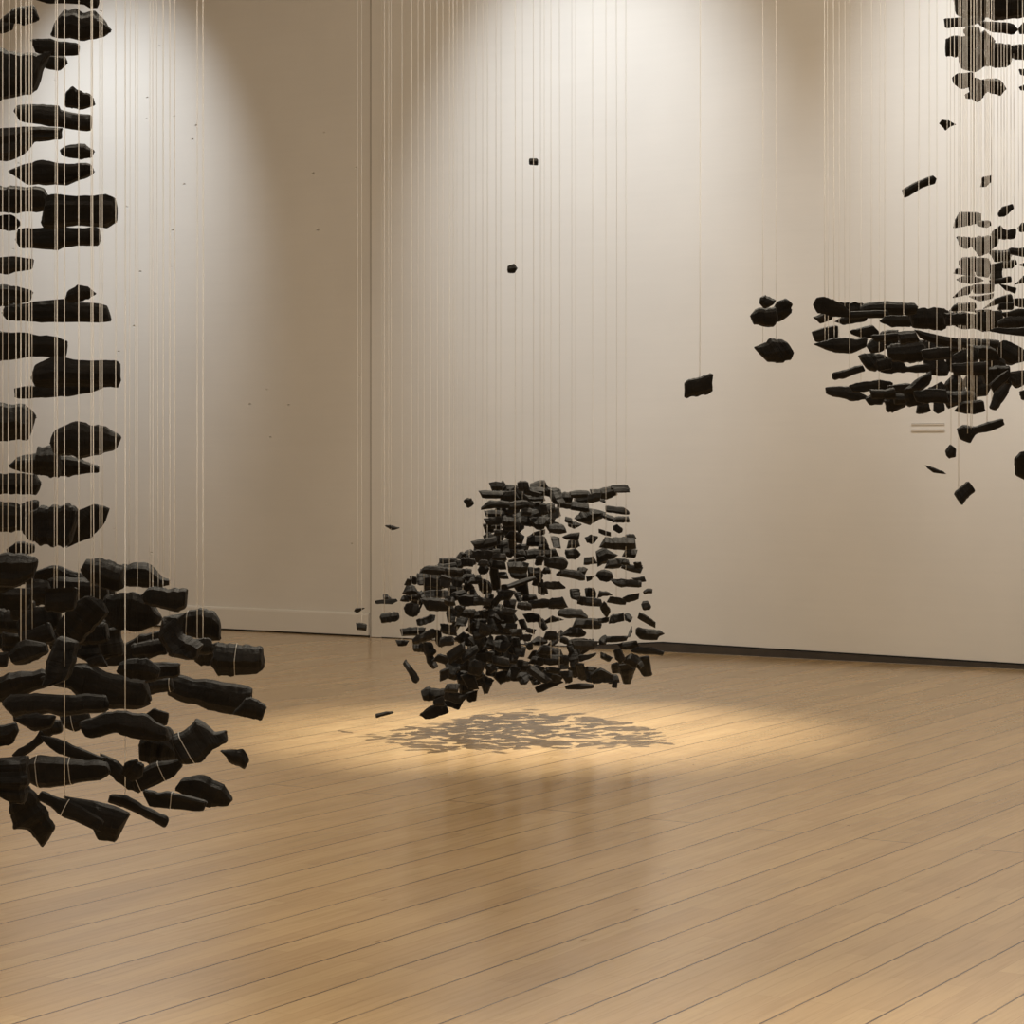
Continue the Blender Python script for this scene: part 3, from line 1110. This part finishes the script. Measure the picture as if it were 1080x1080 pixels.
LOOP_AT = [(249.5, 688), (183, 722), (243, 640), (197, 662), (76, 758), (75, 818), (30, 815), (170, 812), (74, 842), (181, 845), (195, 782), (144, 830), (13, 750)]
for x, y in LOOP_AT:
    cand = [p for p in pieces if p.cluster == 'L' and p.tile == 2 and p.box[0] < x < p.box[2] and p.box[1] - 4 < y < p.box[3] + 4]
    if not cand: continue
    p = min(cand, key=lambda q: abs(q.c[1] - y) + .2 * abs(q.c[0] - x))
    s = p.Y / F
    a = (x - p.c[0]) * s * math.cos(p.al) - (y - p.c[1]) * s * math.sin(p.al)
    a = min(max(a, p.a0 + .12 * p.L), p.a0 + .88 * p.L)
    (xa, ra_), (xb, rb_) = p.rings[0], p.rings[-1]
    for (x0, r0), (x1, r1) in zip(p.rings, p.rings[1:]):
        if x0 <= a <= x1:
            k = (a - x0) / max(x1 - x0, 1e-6); break
    else: continue
    pts = [v0.lerp(v1, k) for v0, v1 in zip(r0, r1)]
    bm = bmesh.new(); tube_ring(bm, pts, .0008)
    lp = link('thread_loop', bm, M_THREAD, parent=p.obj); lp['label'] = 'white thread loop'

# ------------------------------------------------------------------ threads
rt = random.Random(21)
RAD = {'L': .0008, 'C': .0015, 'R': .0008}
WHERE = {'L': 'left hanging column', 'C': 'middle hanging cluster', 'R': 'right hanging structure'}
for cl, xs in THREADS.items():
    for i, x in enumerate(sorted(xs)):
        over = [p for p in pieces if p.cluster == cl and p.box[0] + .12 * (p.box[2] - p.box[0]) <= x <= p.box[2] - .12 * (p.box[2] - p.box[0]) and not (cl == 'C' and p.c[0] < 425 and p.c[1] > 700)]
        if not over: over = [min((p for p in pieces if p.cluster == cl), key=lambda q: abs(q.c[0] - x))]
        front = [p for p in over if p.tile in (2, 3, 4)] or over
        front = sorted(front, key=lambda q: -q.c[1])
        p = front[min(len(front) - 1, int(len(front) * rt.random() * .7))]
        if cl == 'L': p = max(front, key=lambda q: rt.uniform(0, 1) - .6 * (q.Y - 4.5) + (.6 if q.c[1] < 690 else 0))
        ends = cut([(a, b) for a, b in p.px], x)
        y_end = (ends[0] + ends[1]) / 2 if ends else p.c[1]
        yaw_shift = math.tan(p.yaw) * (x - p.c[0]) * p.Y / F
        Y = p.Y + yaw_shift * .8
        bot = at(x, y_end, Y); r = RAD[cl] * rt.uniform(.7, 1.25)
        bm = bmesh.new()
        n = 14; rows = []
        sway = rt.uniform(-.004, .004) if rt.random() < .35 else 0
        H = CEIL - bot.z - .002
        for k in range(n + 1):
            t = k / n
            c = Vector((sway * math.sin(t * math.pi * 2.3), 0, t * H))
            rows.append([bm.verts.new(c + Vector((r * math.cos(q * math.pi / 3), r * math.sin(q * math.pi / 3), 0))) for q in range(6)])
        for a, b in zip(rows, rows[1:]):
            for j in range(6): bm.faces.new((a[j], a[(j + 1) % 6], b[(j + 1) % 6], b[j]))
        bm.faces.new(rows[0]); bm.faces.new(rows[-1])
        for f in bm.faces: f.smooth = True
        o = link('hanging_thread', bm, M_CLEAR, loc=bot)
        k = i + 1
        tens = {2: 'twenty', 3: 'thirty', 4: 'forty'}
        w = ORD[k] if k <= 20 else tens[k // 10][:-1] + 'ieth' if k % 10 == 0 else tens[k // 10] + '-' + ORD[k % 10]
        o['label'] = f"thin translucent white thread, {w} from the left over the {WHERE[cl]}"
        o['category'] = 'thread'; o['group'] = 'threads of the ' + WHERE[cl]

# ------------------------------------------------------------------ light
def spot(name, loc, target, power, size, blend, col, radius):
    l = bpy.data.lights.new(name, 'SPOT'); l.energy = power; l.spot_size = math.radians(size); l.spot_blend = blend
    l.color = col; l.shadow_soft_size = radius
    o = bpy.data.objects.new(name, l); C.objects.link(o); o.location = loc
    o.rotation_euler = (Vector(target) - Vector(loc)).to_track_quat('-Z', 'Y').to_euler()
    return o
WHITE = (.93, .985, 1.04); WARM = (1.0, .90, .73)
for px, aim, pw, size, dist in SCALLOPS:
    p = W0 + WT * wall_s(px)
    spot('wall_washer', p + WN * dist + UP * (CEIL - .2), p + UP * aim, pw, size, 1.0, WHITE, .06)
def floor_pt(x, y):
    Y = F * EYE / (y - HOR); return Vector(((x - CX) / F * Y, Y, 0))
g = floor_pt(566, 772)
spot('accent_spot', g + UP * (CEIL - .2), g, SPOT_MID, 30, 1.0, WARM, .03)
for (x, y, z), pw in (((-1.1, 5.1, 1.6), SPOT_LEFT), ((1.3, 6.0, 2.2), SPOT_RIGHT)):
    spot('accent_spot', (x * .8, y + 5.0, CEIL - .2), (x, y, z), pw, 32, .8, WARM, .08)
for x, y in ((-3, 4), (3, 4), (-3, 11), (3, 11)):  # unseen soft area lights, added as general overhead fill
    l = bpy.data.lights.new('overhead_fill', 'AREA'); l.shape = 'SQUARE'; l.size = 5.5; l.energy = OVERHEAD_W; l.color = OVERHEAD_C
    o = bpy.data.objects.new('overhead_fill', l); C.objects.link(o); o.location = (x, y, CEIL - .05)
w = bpy.data.worlds.new('gallery_air'); bpy.context.scene.world = w; w.use_nodes = True
bg = w.node_tree.nodes['Background']; bg.inputs[0].default_value = (*WORLD, 1); bg.inputs[1].default_value = WORLD_S

# ------------------------------------------------------------------ camera
cd = bpy.data.cameras.new('camera'); cam = bpy.data.objects.new('camera', cd); C.objects.link(cam)
cam.location = (0, 0, EYE); cam.rotation_euler = (math.pi / 2, 0, 0)
cd.sensor_width = 36; cd.lens = 36 * F / 1080; cd.shift_y = -(540 - HOR) / 1080
cd.clip_end = 200
sc = bpy.context.scene; sc.camera = cam
vs_ = sc.view_settings; vs_.view_transform = 'Standard'; vs_.look = 'None'; vs_.gamma = 1; vs_.use_curve_mapping = False
vs_.exposure = 0.0
